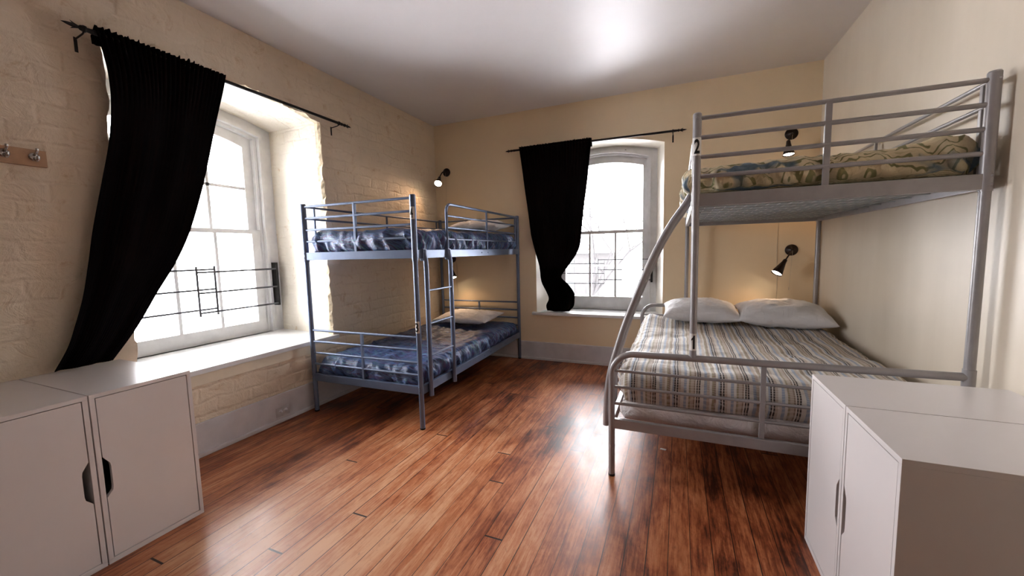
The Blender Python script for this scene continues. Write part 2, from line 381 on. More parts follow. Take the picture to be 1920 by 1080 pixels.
def copy_tree(o, parent=None):
    kids = [c for c in bpy.data.objects if c.parent == o]
    c = o.copy(); COL.objects.link(c); c.parent = parent
    for ch in kids: copy_tree(ch, c)
    return c

# ------------------------------------------------------------------ room shell
H = 2.9404; XR0, XR1 = 4.088, 4.194; YB = -7.6  # room stretched out of view behind the camera to weaken bounce light
def xr(y): return XR0 + (XR1-XR0)*(-y/7.6)
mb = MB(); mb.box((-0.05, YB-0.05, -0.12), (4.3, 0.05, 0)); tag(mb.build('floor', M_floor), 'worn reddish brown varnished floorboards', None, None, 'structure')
mb = MB(); mb.box((-0.9, YB-0.1, H), (4.35, 0.6, H+0.12)); tag(mb.build('ceiling', M_ceil), 'glossy white painted ceiling', None, None, 'structure')

# outline of an arched opening in (s, z): from bottom-left up, over and down
def outline(s0, s1, z0, zs, zm, n=16, nside=1, jit=0, seed=0):
    pts = []
    for i in range(nside): pts.append((s0, z0+(zs-z0)*i/nside))
    for i in range(n+1):
        t = i/n; s = s0+(s1-s0)*t; pts.append((s, zs+(zm-zs)*(1-(2*t-1)**2)))
    for i in range(nside-1, -1, -1): pts.append((s1, z0+(zs-z0)*i/nside))
    if jit:
        o = []
        cs, cz = (s0+s1)/2, (z0+zm)/2
        for i, (s, z) in enumerate(pts):
            d = Vector((s-cs, z-cz)).normalized()
            k = noise.fractal(Vector((s*6+seed, z*6, seed)), 1.0, 2.2, 5)*jit + noise.noise(Vector((s*31, z*31, seed)))*jit*0.5
            if i in (0, len(pts)-1): k = 0
            if z > z0+0.02: o.append((s+d.x*k, z+d.y*k))
            else: o.append((s, z))
        pts = o
    return pts
def wall_with_hole(name, rect, rings, P, mats, thick_outer, back_pt):
    """rect (s0,s1,z0,z1) on depth 0; rings: list of (depth, outline) with equal counts. P(s,z,d)->xyz"""
    mb = MB(); s0, s1, z0, z1 = rect
    out = [(s0, z0), (s1, z0), (s1, z1), (s0, z1)]; hole = rings[0][1]
    poly = [[Vector((a, b, 0)) for a, b in out], [Vector((a, b, 0)) for a, b in hole]]
    tri = tessellate_polygon(poly); allp = out+list(hole)
    mb.add([P(a, b, rings[0][0]) for a, b in allp], tri, 0, False)
    n = len(hole)
    for k in range(len(rings)-1):
        d0, r0_ = rings[k]; d1, r1_ = rings[k+1]
        vs = [P(a, b, d0) for a, b in r0_]+[P(a, b, d1) for a, b in r1_]
        mi = 2 if k < len(rings)-2 else 1
        mb.add(vs, [(i, (i+1) % n, n+(i+1) % n, n+i) for i in range(n)], mi, False)
    # outer face with the same hole
    poly = [[Vector((a, b, 0)) for a, b in out], [Vector((a, b, 0)) for a, b in rings[-1][1]]]
    tri = tessellate_polygon(poly); mb.add([P(a, b, rings[-1][0]) for a, b in out+list(rings[-1][1])], tri, 0, False)
    # rim
    d0, d1 = rings[0][0], rings[-1][0]
    vs = [P(a, b, d0) for a, b in out]+[P(a, b, d1) for a, b in out]
    mb.add(vs, [(i, (i+1) % 4, 4+(i+1) % 4, 4+i) for i in range(4)], 0, False)
    o = mb.build(name, mats); bm = bmesh.new(); bm.from_mesh(o.data); bmesh.ops.recalc_face_normals(bm, faces=bm.faces); bm.to_mesh(o.data); bm.free()
    return o
# left wall: s=y, depth toward -x
PA = lambda s, z, d: (-d, s, z)
nA, nsA = 60, 60
ra0 = outline(-3.226, -1.790, 0.56, 2.485, 2.555, nA, nsA, 0.032, 3)
ra1 = outline(-3.222, -1.792, 0.56, 2.485, 2.560, nA, nsA, 0.020, 9)
ra2 = outline(-3.215, -1.785, 0.56, 2.490, 2.565, nA, nsA, 0.003, 1)
ra3 = outline(-3.145, -1.715, 0.56, 2.520, 2.615, nA, nsA)
tag(wall_with_hole('wall_left', (YB, 0.45, 0, H), [(0, ra0), (0.03, ra1), (0.07, ra2), (0.78, ra3)], PA, [M_brick, M_jamb, M_crust], 0.78, None), 'cream painted rough brick wall around the left window', None, None, 'structure')
# back wall: s=x, depth toward +y
PBk = lambda s, z, d: (s, d, z)
rb0 = outline(1.362, 2.778, 0.555, 2.400, 2.500, 24, 16, 0.003, 5)
rb1 = outline(1.475, 2.688, 0.555, 2.420, 2.505, 24, 16)
tag(wall_with_hole('wall_back', (-0.0, 4.35, 0, H), [(0, rb0), (0.38, rb1)], PBk, [M_back, M_reveal, M_reveal], 0.38, None), 'smooth cream plaster back wall', None, None, 'structure')
mb = MB(); vs = [(XR0, 0, 0), (XR1, YB, 0), (XR1, YB, H), (XR0, 0, H), (XR0+.12, 0, 0), (XR1+.12, YB, 0), (XR1+.12, YB, H), (XR0+.12, 0, H)]
mb.add(vs, [(0, 1, 2, 3), (7, 6, 5, 4), (0, 4, 5, 1), (3, 2, 6, 7), (1, 5, 6, 2), (0, 3, 7, 4)], 0, False)
tag(mb.build('wall_right', M_right), 'smooth cream right wall', None, None, 'structure')
mb = MB(); mb.box((0, YB-0.1, 0), (4.3, YB, H)); tag(mb.build('wall_rear', M_rear), 'unseen tan wall behind the camera, darkened to cut bounce light', None, None, 'structure')

# baseboards with a shoe moulding
mb = MB(); mb.box((0, YB, 0), (0.018, -0.0, 0.228), 0.004); mb.box((0.0, YB, 0), (0.034, 0, 0.030), 0.008)
tag(mb.build('baseboard_left', M_base), 'tall grey white baseboard under the left window', None, None, 'structure')
mb = MB(); mb.box((0.018, -0.018, 0), (XR0, 0.0, 0.220), 0.004); mb.box((0.03, -0.032, 0), (XR0, 0, 0.030), 0.008)
tag(mb.build('baseboard_back', M_base), 'tall grey white baseboard of the back wall', None, None, 'structure')
# apron board below the left sill
mb = MB(); mb.box((0, -3.24, 0.478), (0.016, -1.775, 0.562), 0.003)
tag(mb.build('trim_1', M_apron), 'cream apron board below the left window sill', None, None, 'structure')

# ------------------------------------------------------------------ windows
def ring(mbx, P, ro, ri, d0, d1, mi=0):
    """flat frame between outlines ro and ri, from depth d0 (room side) to d1"""
    n = len(ro)
    for d, flip in ((d0, 0), (d1, 1)):
        vs = [P(a, b, d) for a, b in ro]+[P(a, b, d) for a, b in ri]
        fs = [(i, (i+1) % n, n+(i+1) % n, n+i) for i in range(n)]
        mbx.add(vs, [f[::-1] for f in fs] if flip else fs, mi, False)
    for r, flip in ((ro, 0), (ri, 1)):
        vs = [P(a, b, d0) for a, b in r]+[P(a, b, d1) for a, b in r]
        mbx.add(vs, [(i, n+i, n+(i+1) % n, (i+1) % n) for i in range(n)], mi, False)
def fixn(o):
    bm = bmesh.new(); bm.from_mesh(o.data); bmesh.ops.recalc_face_normals(bm, faces=bm.faces); bm.to_mesh(o.data); bm.free(); return o
def make_window(name, P, c, wcas, wbead, wsash, wglass, zsill, zc, zb, zs, zg, zmeet, zgb, D, muntin_up, label, sill):
    """half widths; zc,zb,zs,zg = (side, mid) heights of casing, bead, sash and glass arches"""
    root = empty(name, P(c, zsill, D)); tag(root, label, None, None, 'structure')
    def add(mbx, nm, mat):
        o = fixn(mbx.build(nm, mat)); o.parent = root; o.matrix_parent_inverse = root.matrix_world.inverted() if False else Matrix.Translation(-Vector(P(c, zsill, D))); return o
    n = 24
    ol = lambda w, z0, z: outline(c-w, c+w, z0, z[0], z[1], n, 2)
    m = MB(); ring(m, P, ol(wcas, zsill-0.03, zc), ol(wbead, zsill, zb), D-0.01, D+0.10); ring(m, P, ol(wbead+0.012, zsill, (zb[0]+.012, zb[1]+.012)), ol(wbead-0.014, zsill, (zb[0]-.014, zb[1]-.014)), D-0.028, D+0.02)
    add(m, 'window_frame', M_sash)
    m = MB(); ring(m, P, ol(wbead, zsill-.0, zb), ol(wsash, zsill+.0, zs), D+0.012, D+0.12); add(m, 'stop_bead', M_sash)
    # upper sash (outer track)
    u = D+0.055
    m = MB(); ring(m, P, ol(wsash+.004, zmeet-0.02, zs), ol(wglass, zmeet+0.012, zg), u, u+0.04)
    t = 0.0125
    w3 = wglass*2/3
    if muntin_up:
        for s in (c-wglass+w3, c+wglass-w3): m.box(*bx(P, s-t, s+t, zmeet, zg[0]+0.05, u+.004, u+.034))
        m.box(*bx(P, c-wglass, c+wglass, muntin_up-t, muntin_up+t, u+.004, u+.034))
    up = add(m, 'upper_sash', M_sash)
    # lower sash
    l = D+0.012
    m = MB(); m.box(*bx(P, c-wsash-.004, c-wglass, zsill, zmeet+0.015, l, l+.04)); m.box(*bx(P, c+wglass, c+wsash+.004, zsill, zmeet+0.015, l, l+.04))
    m.box(*bx(P, c-wglass, c+wglass, zsill+0.0, zgb, l, l+.04)); m.box(*bx(P, c-wglass, c+wglass, zmeet-0.022, zmeet+0.015, l-.003, l+.043))
    for s in (c-wglass+w3, c+wglass-w3): m.box(*bx(P, s-t, s+t, zgb, zmeet-0.02, l+.004, l+.034))
    add(m, 'lower_sash', M_sash)
    m = MB(); m.box(*bx(P, c-wglass-.005, c+wglass+.005, zgb-.005, zmeet, l+.018, l+.021)); add(m, 'lower_pane', M_glass)
    m = MB(); r = outline(c-wglass-.005, c+wglass+.005, zmeet, zg[0]+.005, zg[1]+.005, n, 2); k = len(r)
    m.add([P(a, b, u+.018) for a, b in r]+[P(a, b, u+.021) for a, b in r], [tuple(range(k)), tuple(range(2*k-1, k-1, -1))]+[(i, (i+1) % k, k+(i+1) % k, k+i) for i in range(k)], 0, False)
    add(m, 'upper_pane', M_glass)
    m = MB()
    for (a, b) in sill: m.box(a, b, 0.006)
    add(m, 'window_sill', M_trim)
    return root, add
def bx(P, s0, s1, z0, z1, d0, d1):
    a = Vector(P(s0, z0, d0)); b = Vector(P(s1, z1, d1))
    return tuple(min(a[i], b[i]) for i in range(3)), tuple(max(a[i], b[i]) for i in range(3))

winA, addA = make_window('window_1', PA, -2.43, 0.725, 0.605, 0.560, 0.480, 0.590, (2.53, 2.63), (2.455, 2.535), (2.42, 2.495), (2.337, 2.415), 1.560, 0.707, 0.765, 1.957,
    'white arched sash window in the left wall', [((-0.80, -3.16, 0.555), (0.0, -1.715, 0.590)), ((-0.01, -3.262, 0.555), (0.036, -1.755, 0.590))])
winB, addB = make_window('window_2', PBk, 2.081, 0.625, 0.535, 0.502, 0.457, 0.585, (2.43, 2.515), (2.36, 2.45), (2.332, 2.418), (2.272, 2.338), 1.525, 0.745, 0.360, 0,
    'white arched sash window in the back wall', [((1.40, 0.0, 0.552), (2.74, 0.42, 0.585)), ((1.312, -0.040, 0.552), (2.83, 0.01, 0.585))])
m = MB(); m.box((1.58, 0.50, 1.105), (2.58, 0.515, 1.122)); addB(m, 'storm_sash_bar', M_sash)
m = MB(); m.lathe([(0, 0), (0, 0.010), (-0.004, 0.010), (-0.006, 0)], (2.35, 0.348, 2.44), (0, 1, 0), 12); addB(m, 'nail_head', M_black)

# ------------------------------------------------------------------ outside: snow, a bare tree, a house
mb = MB(); mb.box((-60, -60, -4.4), (40, 90, -4.2)); tag(mb.build('snowy_ground', M_snow), None, None, None, 'structure')
def tree(loc, h, seed, label):
    rnd = random.Random(seed); mbx = MB()
    def br(p, d, L, r, lv):
        pts = [p]; q = p; dd = d
        for i in range(4):
            dd = (dd+Vector((rnd.uniform(-.16, .16), rnd.uniform(-.16, .16), rnd.uniform(-.05, .12)))).normalized(); q = q+dd*L/4; pts.append(q)
        mbx.tube(pts, r, 6, False, radii=[r*(1-.13*i) for i in range(5)])
        if lv > 0:
            for k in range(3 if lv > 1 else 4):
                t = pts[rnd.choice((2, 3, 4))]; a = rnd.uniform(0, 2*PI)
                nd_ = (dd*0.8+Vector((math.cos(a), math.sin(a), rnd.uniform(0.1, .5)))*0.8).normalized(); br(t, nd_, L*rnd.uniform(.55, .75), r*.5, lv-1)
    br(Vector(loc), Vector((0.1, 0, 1)), h*.4, h*.016, 4)
    return tag(mbx.build('bare_tree', M_bark), label, 'tree')
tree((-1.5, 15, -4.2), 11, 5, 'bare winter tree outside the back window')
t = empty('house', (-7.5, 32, -4.2), 0, 'pale snowy house far outside the back window', 'house')
m = MB(); m.box((-5, 0, 0), (5, 6, 5.2)); m.build('house_wall', M_house, t)
m = MB(); m.add([(-5.4, -.4, 5.2), (5.4, -.4, 5.2), (5.4, 6.4, 5.2), (-5.4, 6.4, 5.2), (-5.4, 3, 7.4), (5.4, 3, 7.4)], [(0, 1, 5, 4), (2, 3, 4, 5), (0, 4, 3), (1, 2, 5), (0, 3, 2, 1)], 0, False); m.build('roof', M_roof, t)
for i in range(4):
    for zz in (1.2, 3.4):
        m = MB(); m.box((-4+i*2.2, -.05, zz), (-3+i*2.2, .02, zz+1.3)); m.build('house_window', M_hglass, t)

# ------------------------------------------------------------------ beds
def arc(c, r, a0, a1, ex, ey, n=8):
    c = Vector(c); ex = Vector(ex); ey = Vector(ey)
    return [c+ex*r*math.cos(a0+(a1-a0)*i/n)+ey*r*math.sin(a0+(a1-a0)*i/n) for i in range(n+1)]
def sticker(text, parent, cx, cy, r, z0, z1, label):
    """a label wrapped round the front of a post, facing -y, with its digit on it"""
    m = MB(); n = 14; hw = 1.15
    vs = []
    for z in (z0, z1):
        for i in range(n+1):
            a = -hw+2*hw*i/n; vs.append((cx+math.sin(a)*(r+.0008), cy-math.cos(a)*(r+.0008), z))
    m.add(vs, [(i, i+1, n+2+i, n+1+i) for i in range(n)], 0, True)
    s = m.build('number_sticker', M_label, parent); s['label'] = label
    cu = bpy.data.curves.new('t', 'FONT'); cu.body = text; cu.size = 1.0; cu.offset = 0.028
    to = bpy.data.objects.new('t', cu); COL.objects.link(to); bpy.context.view_layer.update()
    me = bpy.data.meshes.new_from_object(to); bpy.data.objects.remove(to)
    bm = bmesh.new()
    if text == '1':
        pg = [(0.42, 0), (1.0, 0), (1.0, 1.0), (0.62, 1.0), (0.40, 0.86), (0.0, 0.74), (0.0, 0.60), (0.42, 0.70)]
        bvs = [bm.verts.new((a, b_, 0)) for a, b_ in pg]
        for t3 in tessellate_polygon([[Vector((a, b_, 0)) for a, b_ in pg]]): bm.faces.new([bvs[i] for i in t3])
    else: bm.from_mesh(me)
    xs = [v.co.x for v in bm.verts]; ys = [v.co.y for v in bm.verts]; x0, x1, y0, y1 = min(xs), max(xs), min(ys), max(ys)
    hh = (z1-z0)*0.80; ww = min(0.026, hh*0.42) if text != '1' else 0.0165
    for v in bm.verts: v.co = Vector(((v.co.x-(x0+x1)/2)/(x1-x0)*ww, 0, (v.co.y-(y0+y1)/2)/(y1-y0)*hh))
    for k in range(-7, 8):
        bmesh.ops.bisect_plane(bm, geom=bm.verts[:]+bm.edges[:]+bm.faces[:], plane_co=(k*0.002, 0, 0), plane_no=(1, 0, 0))
    zc = (z0+z1)/2
    for v in bm.verts:
        a = v.co.x/r; v.co = Vector((cx+math.sin(a)*(r+.0016), cy-math.cos(a)*(r+.0016), zc+v.co.z))
    dm = bpy.data.meshes.new('digit'); bm.to_mesh(dm); bm.free(); dm.materials.append(M_ink); dm.name = 'digit'
    o = bpy.data.objects.new('digit', dm); COL.objects.link(o); o.parent = s; bpy.data.meshes.remove(me)
def rail(name, p0, p1, r, mat, parent, n=10):
    return MB().tube([p0, p1], r, n).build(name, mat, parent)
def wire_base(parent, x0, x1, y0, y1, z, mat):
    m = MB()
    k = int((x1-x0)/0.052)
    for i in range(1, k): m.tube([(x0+(x1-x0)*i/k, y0, z), (x0+(x1-x0)*i/k, y1, z)], 0.0022, 5, False)
    k = int((y1-y0)/0.16)
    for i in range(1, k): m.tube([(x0, y0+(y1-y0)*i/k, z-0.004), (x1, y0+(y1-y0)*i/k, z-0.004)], 0.003, 5, False)
    return m.build('wire_mesh_base', M_wire, parent)
def foot_cap(parent, x, y, r):
    return MB().lathe([(0, 0), (0, r), (0.012, r), (0.012, 0)], (x, y, 0), (0, 0, 1), 14).build('foot_cap', M_black, parent)

# ---- left bunk: local frame u (width), v (length)
BW, BL = 1.070, 2.06
LB = empty('bunk_bed', (0.102, -2.106, 0), 0.0157, 'blue grey metal bunk bed numbered 3 and 4 in the left corner', 'bunk bed')
PR = 0.0205
for (u, v) in ((0, 0), (BW, 0), (0, BL), (BW, BL)):
    m = MB(); m.tube([(u, v, 0), (u, v, 1.282)], 0.019, 18); m.tube([(u, v, 1.268), (u, v, 1.732)], 0.0225, 18)
    m.lathe([(0, 0.0225), (0.006, 0.018), (0.008, 0)], (u, v, 1.732), (0, 0, 1), 18)
    if v == 0:
        for z in (1.30, 1.335, 0.29, 0.325): m.lathe([(0, .006), (.003, .005), (.004, 0)], (u, v-.021, z), (0, -1, 0), 8)
    m.build('post', M_bluemetal, LB)
for v in (0, BL):
    for z in (1.715, 1.622, 1.527, 1.433, 0.700, 0.605, 0.509, 0.415):
        rail('end_rail', (0.018, v, z), (BW-.018, v, z), 0.0095, M_bluemetal, LB)
    for z0, z1 in ((1.345, 1.715), (0.330, 0.700)):
        m = MB(); m.box((0.522, v-.009, z0), (0.544, v+.009, z1), 0.003); m.build('upright', M_bluemetal, LB)
    for z in (1.283, 0.270):
        m = MB(); m.box((0.012, v-.014, z), (BW-.012, v+.014, z+.062), 0.003); m.build('end_beam', M_bluemetal, LB)
for u in (0, BW):
    for z in (1.281, 0.266):
        m = MB(); m.box((u-.014, 0.015, z), (u+.014, BL-.015, z+.063), 0.003)
        if u > 0:
            for vv in (1.06, 1.20): m.lathe([(0, .007), (.004, .005), (.005, 0)], (u+.014, vv, z+.032), (1, 0, 0), 8)
        m.build('side_beam', M_bluemetal, LB)
# wall side guard
for z in (1.716, 1.621): rail('guard_rail', (0, .02, z), (0, BL-.02, z), 0.009, M_bluemetal, LB)
for v in (0.105, 1.022, 1.975):
    m = MB(); m.box((-.007, v-.008, 1.343), (.007, v+.008, 1.716), 0.003); m.build('upright', M_bluemetal, LB)
# room side guard with a bent end
m = MB(); pts = [Vector((BW, .452, 1.345)), Vector((BW, .452, 1.655))]+arc((BW, .515, 1.655), .063, PI, PI/2, (0, 1, 0), (0, 0, 1), 8)+[Vector((BW, BL-.02, 1.718))]
m.tube(pts, 0.0115, 12); m.build('guard_rail', M_bluemetal, LB)
for z in (1.622, 1.526, 1.431): rail('guard_rail', (BW, .452, z), (BW, 1.985, z), 0.0085, M_bluemetal, LB)
for v in (1.215, 1.985):
    m = MB(); m.box((BW-.007, v-.010, 1.343), (BW+.007, v+.010, 1.716), 0.003); m.build('upright', M_bluemetal, LB)
for z in (1.30, 0.285): wire_base(LB, .012, BW-.012, .012, BL-.012, z, M_wire)
# ladder hooked over the side beam
ladder = empty('ladder', (BW, 0, 0)); ladder.parent = LB
for v in (0.085, 0.432):
    m = MB(); m.tube([(0.020, v, 1.345), (0.024, v, 1.305), (0.032, v, 1.262), (0.034, v, 1.21), (0.034, v, 0.235)], 0.0185, 14)
    m.box((-.004, v-.022, 1.262), (0.030, v+.022, 1.352), 0.005)
    m.build('ladder_rail', M_bluemetal, ladder)
for z in (1.04, 0.790, 0.545):
    m = MB(); m.box((0.022, 0.10, z-.006), (0.046, 0.42, z+.006), 0.004); m.build('rung', M_bluemetal, ladder)
for (u, v) in ((0, 0), (BW, 0), (0, BL), (BW, BL)): foot_cap(LB, u, v, 0.0205)
sticker('4', LB, BW, 0, 0.0225, 1.562, 1.650, 'white sticker with black number 4')
sticker('3', LB, BW, 0, 0.0190, 0.735, 0.822, 'white sticker with black number 3')

# ---- right bunk (twin over full)
XL, XM, X2 = 2.584, 3.003, 4.066; Y0, Y1 = -2.208, -0.150
RB = empty('bunk_bed', (XL, Y0, 0), 0, 'silver grey metal bunk bed numbered 1 and 2, narrow top over wide bottom', 'bunk bed')
SR = 0.0175; ox, oy = XL, Y0
G = M_greymetal
def L(x, y, z): return (x-ox, y-oy, z)
for (y, s) in ((Y0, -1), (Y1, 1)):
    # bent tube: outer leg rising and turning into the long rail to the wall-side post
    pts = [L(XL, y, 0)]+[L(XL, y, 0.30), L(XL, y, 0.60)]+[Vector(L(XL+.125, y, .605))+Vector((math.cos(a)*.125, 0, math.sin(a)*.125)) for a in [PI-PI/2*i/10 for i in range(11)]]+[L(2.95, y, .732), L(3.4, y, .734), L(X2-.01, y, .742)]
    MB().tube(pts, SR+.0005, 16).build('bent_end_tube', G, RB)
    foot_cap(RB, 0, y-oy, SR+.002)
    # wall-side post, full height
    m = MB(); m.tube([L(X2, y, 0), L(X2, y, 1.525)], 0.0185, 18); m.tube([L(X2, y, 1.515), L(X2, y, 1.975)], 0.0215, 18); m.tube([L(X2, y, .70), L(X2, y, .775)], 0.0215, 18)
    m.lathe([(0, 0.0215), (0.006, 0.018), (0.008, 0)], L(X2, y, 1.975), (0, 0, 1), 18)
    for z in (1.54, 1.575, 1.95): m.lathe([(0, .006), (.003, .005), (.004, 0)], L(X2+.008, y-.020, z), (0, -1, 0), 8)
    m.build('post', G, RB); foot_cap(RB, X2-ox, y-oy, .0205)
    m = MB(); m.tube([L(XM, y, .738), L(XM, y, 1.535)], 0.0178, 18); m.tube([L(XM, y, 1.525), L(XM, y, 1.975)], 0.0205, 18)
    m.lathe([(0, 0.0205), (0.006, 0.017), (0.008, 0)], L(XM, y, 1.975), (0, 0, 1), 18)
    m.lathe([(0, .006), (.003, .005), (.004, 0)], L(XM, y-.0195, 1.955), (0, -1, 0), 8)
    m.build('post', G, RB)
    for z in (1.955, 1.861, 1.766, 1.671): rail('end_rail', L(XM+.015, y, z), L(X2-.015, y, z-.006), .0105, G, RB)
    m = MB(); m.box(L(3.524, y-.009, 1.583), L(3.549, y+.009, 1.955), .003); m.build('upright', G, RB)
    m = MB(); m.box(L(XM+.012, y-.014, 1.522), L(X2-.012, y+.014, 1.584), .003); m.build('end_beam', G, RB)
    for z in (.628, .533, .436): rail('end_rail', L(XL+.012, y, z), L(X2-.012, y, z), .0085, G, RB)
    m = MB(); m.box(L(3.313, y-.009, .348), L(3.337, y+.009, .722), .003); m.build('upright', G, RB)
    m = MB(); m.box(L(XL+.012, y-.014, .290), L(X2-.012, y+.014, .346), .003); m.build('end_beam', G, RB)
for x, z0, z1 in ((XL, .290, .346), (X2, .290, .346), (XM, 1.522, 1.584), (X2, 1.522, 1.584)):
    m = MB(); m.box(L(x-.014, Y0+.012, z0), L(x+.014, Y1-.012, z1), .003); m.build('side_beam', G, RB)
for z in (1.950, 1.856): rail('guard_rail', L(X2, Y0+.02, z), L(X2, Y1-.02, z), .0095, G, RB)
for y in (-2.15, -1.19, -.24):
    m = MB(); m.box(L(X2-.007, y-.010, 1.583), L(X2+.007, y+.010, 1.95), .003); m.build('upright', G, RB)
# aisle side guard with bent end
ys = -1.75
m = MB(); pts = [L(XM, ys, 1.583), L(XM, ys, 1.89)]+[Vector(L(XM, ys+.063, 1.89))+Vector((0, -math.cos(a)*.063, math.sin(a)*.063)) for a in [PI/2*i/8 for i in range(1, 9)]]+[L(XM, Y1-.02, 1.953)]
m.tube(pts, .0115, 12); m.build('guard_rail', G, RB)
for z in (1.858, 1.763, 1.668): rail('guard_rail', L(XM, ys, z), L(XM, -.24, z), .0085, G, RB)
for y in (-1.0, -.24):
    m = MB(); m.box(L(XM-.007, y-.010, 1.583), L(XM+.007, y+.010, 1.95), .003); m.build('upright', G, RB)
wire_base(RB, XM-ox+.012, X2-ox-.012, .012, Y1-oy-.012, 1.553, M_wire)
wire_base(RB, .012, X2-ox-.012, .012, Y1-oy-.012, .318, M_wire)
# sloping ladder
lad = empty('ladder', (0, 0, 0)); lad.parent = RB
path = [(2.985, 1.60), (2.955, 1.545), (2.882, 1.437), (2.792, 1.262), (2.714, 1.068), (2.645, .885), (2.596, .725), (2.562, .60), (2.543, .48), (2.536, .37), (2.533, .25)]
def smooth_path(ps, n=4):
    out = []
    for i in range(len(ps)-1):
        p0 = ps[max(i-1, 0)]; p1 = ps[i]; p2 = ps[i+1]; p3 = ps[min(i+2, len(ps)-1)]
        for k in range(n):
            t = k/n; out.append(tuple(.5*(2*p1[j]+(p2[j]-p0[j])*t+(2*p0[j]-5*p1[j]+4*p2[j]-p3[j])*t*t+(3*p1[j]-p0[j]-3*p2[j]+p3[j])*t**3) for j in range(len(p1))))
    out.append(ps[-1]); return out
sp = smooth_path(path)
for y in (-2.10, -1.76):
    m = MB(); m.tube([L(a, y, b) for a, b in sp], .0175, 14); m.build('ladder_rail', G, lad)
for z in (1.36, 1.11, .86, .61):
    k = min(range(len(sp)), key=lambda i: abs(sp[i][1]-z)); x = sp[k][0]
    m = MB(); m.tube([L(x, -2.10, z), L(x, -1.76, z)], .010, 10); m.build('rung', G, lad)
sticker('2', RB, XM-ox, 0, .0205, 1.772, 1.860, 'white sticker with black number 2')
sticker('1', RB, XM-ox, 0, .0178, .778, .868, 'white sticker with black number 1')

# ------------------------------------------------------------------ bedding
def soft_box(x0, x1, y0, y1, z0, z1, r, amp, seed, nx=70, ny=130, nz=16, fold=0.5, sag=0.0, topfn=None, flat_bottom=True):
    """closed puffy slab with wrinkled skin; attribute fab holds the unrolled cloth coordinates"""
    mb_ = MB(); idx = {}; vs = []; at = []
    cx, cy, cz = (x0+x1)/2, (y0+y1)/2, (z0+z1)/2
    def key(i, j, k): return (i, j, k)
    def vert(i, j, k):
        if (i, j, k) in idx: return idx[(i, j, k)]
        p = Vector((x0+(x1-x0)*i/nx, y0+(y1-y0)*j/ny, z0+(z1-z0)*k/nz))
        q = Vector((min(max(p.x, x0+r), x1-r), min(max(p.y, y0+r), y1-r), min(max(p.z, z0+min(r, (z1-z0)*.45)), z1-r if z1-r > z0 else cz)))
        d = p-q
        if d.length > 1e-6: nrm = d.normalized(); p = q+nrm*r if k > 0 else q+Vector((nrm.x, nrm.y, 0))*r*.9 + Vector((0, 0, z0-q.z))
        else: nrm = Vector((0, 0, 1 if k > nz/2 else -1))
        side = 1-abs(nrm.z)
        if k > 0:
            a = noise.fractal(Vector((p.x*3.3+seed, p.y*3.3, p.z*6)), 1, 2, 3)*amp*1.0
            # drawn folds: long on the top, up-and-down on the skirts
            w = p.y if abs(nrm.x) > abs(nrm.y) else p.x
            b_ = (1-abs(noise.noise(Vector((w*11+seed*3+p.z*6, p.z*4+p.x*2, p.y*1.5)))*2.6))*amp*fold*(0.5+1.9*side)
            c_ = abs(noise.noise(Vector((p.x*8+p.y*5, p.y*9-p.x*4, seed))))*amp*fold*1.2
            p = p+nrm*(a+b_-c_)
            if nrm.z > .3:
                if topfn: p.z += topfn(p.x, p.y)*nrm.z
                p.z -= sag*(1-((p.x-cx)/(x1-x0)*2)**2)
        drop = max(0, z1-p.z); u, v = p.x, p.y
        if side > .3:
            if abs(nrm.x) > abs(nrm.y): u = p.x+math.copysign(drop, nrm.x)
            else: v = p.y+math.copysign(drop, nrm.y)
        idx[(i, j, k)] = len(vs); vs.append(tuple(p)); at.append((u, v)); return idx[(i, j, k)]
    fs = []
    for i in range(nx):
        for j in range(ny):
            fs.append((vert(i, j, nz), vert(i+1, j, nz), vert(i+1, j+1, nz), vert(i, j+1, nz)))
            fs.append((vert(i, j, 0), vert(i, j+1, 0), vert(i+1, j+1, 0), vert(i+1, j, 0)))
    for k in range(nz):
        for i in range(nx):
            fs.append((vert(i, 0, k), vert(i+1, 0, k), vert(i+1, 0, k+1), vert(i, 0, k+1)))
            fs.append((vert(i, ny, k), vert(i, ny, k+1), vert(i+1, ny, k+1), vert(i+1, ny, k)))
        for j in range(ny):
            fs.append((vert(0, j, k), vert(0, j, k+1), vert(0, j+1, k+1), vert(0, j+1, k)))
            fs.append((vert(nx, j, k), vert(nx, j+1, k), vert(nx, j+1, k+1), vert(nx, j, k+1)))
    mb_.add(vs, fs, 0, True); mb_.att = at
    return mb_
def bedding(name, mbx, mat, loc, rz, label, cat, group=None):
    o = mbx.build(name, mat); o.location = loc; o.rotation_euler = (0, 0, rz); return tag(o, label, cat, group)
LBT = ((0.102, -2.106, 0), 0.0157)
bedding('duvet', soft_box(.022, BW-.022, .022, BL-.03, 1.306, 1.508, .07, .019, 1.0, fold=.8), M_blue, *LBT, 'blue brushstroke patterned duvet on the upper bunk numbered 4', 'duvet', 'blue duvets')
bedding('duvet', soft_box(.022, BW-.022, .022, BL-.03, .291, .462, .065, .018, 4.0, fold=.8), M_blue, *LBT, 'blue brushstroke patterned duvet on the lower bunk numbered 3', 'duvet', 'blue duvets')
def headlift(x, y): return 0.035*max(0, min(1, (x-3.80)/.15))
bedding('duvet', soft_box(2.962, X2-.006, Y0+.028, Y1-.03, 1.594, 1.736, .055, .016, 8.0, fold=.8, topfn=headlift), M_pais, (0, 0, 0), 0, 'cream and olive paisley duvet with blue blotches on the upper bunk numbered 2', 'duvet')
bedding('mattress', soft_box(XM+.016, X2-.016, Y0+.02, Y1-.02, 1.5575, 1.592, .012, .001, 18.0, 30, 60, 4), M_under, (0, 0, 0), 0, 'thin blue grey mattress seen from below through the wires under the paisley duvet', 'mattress')
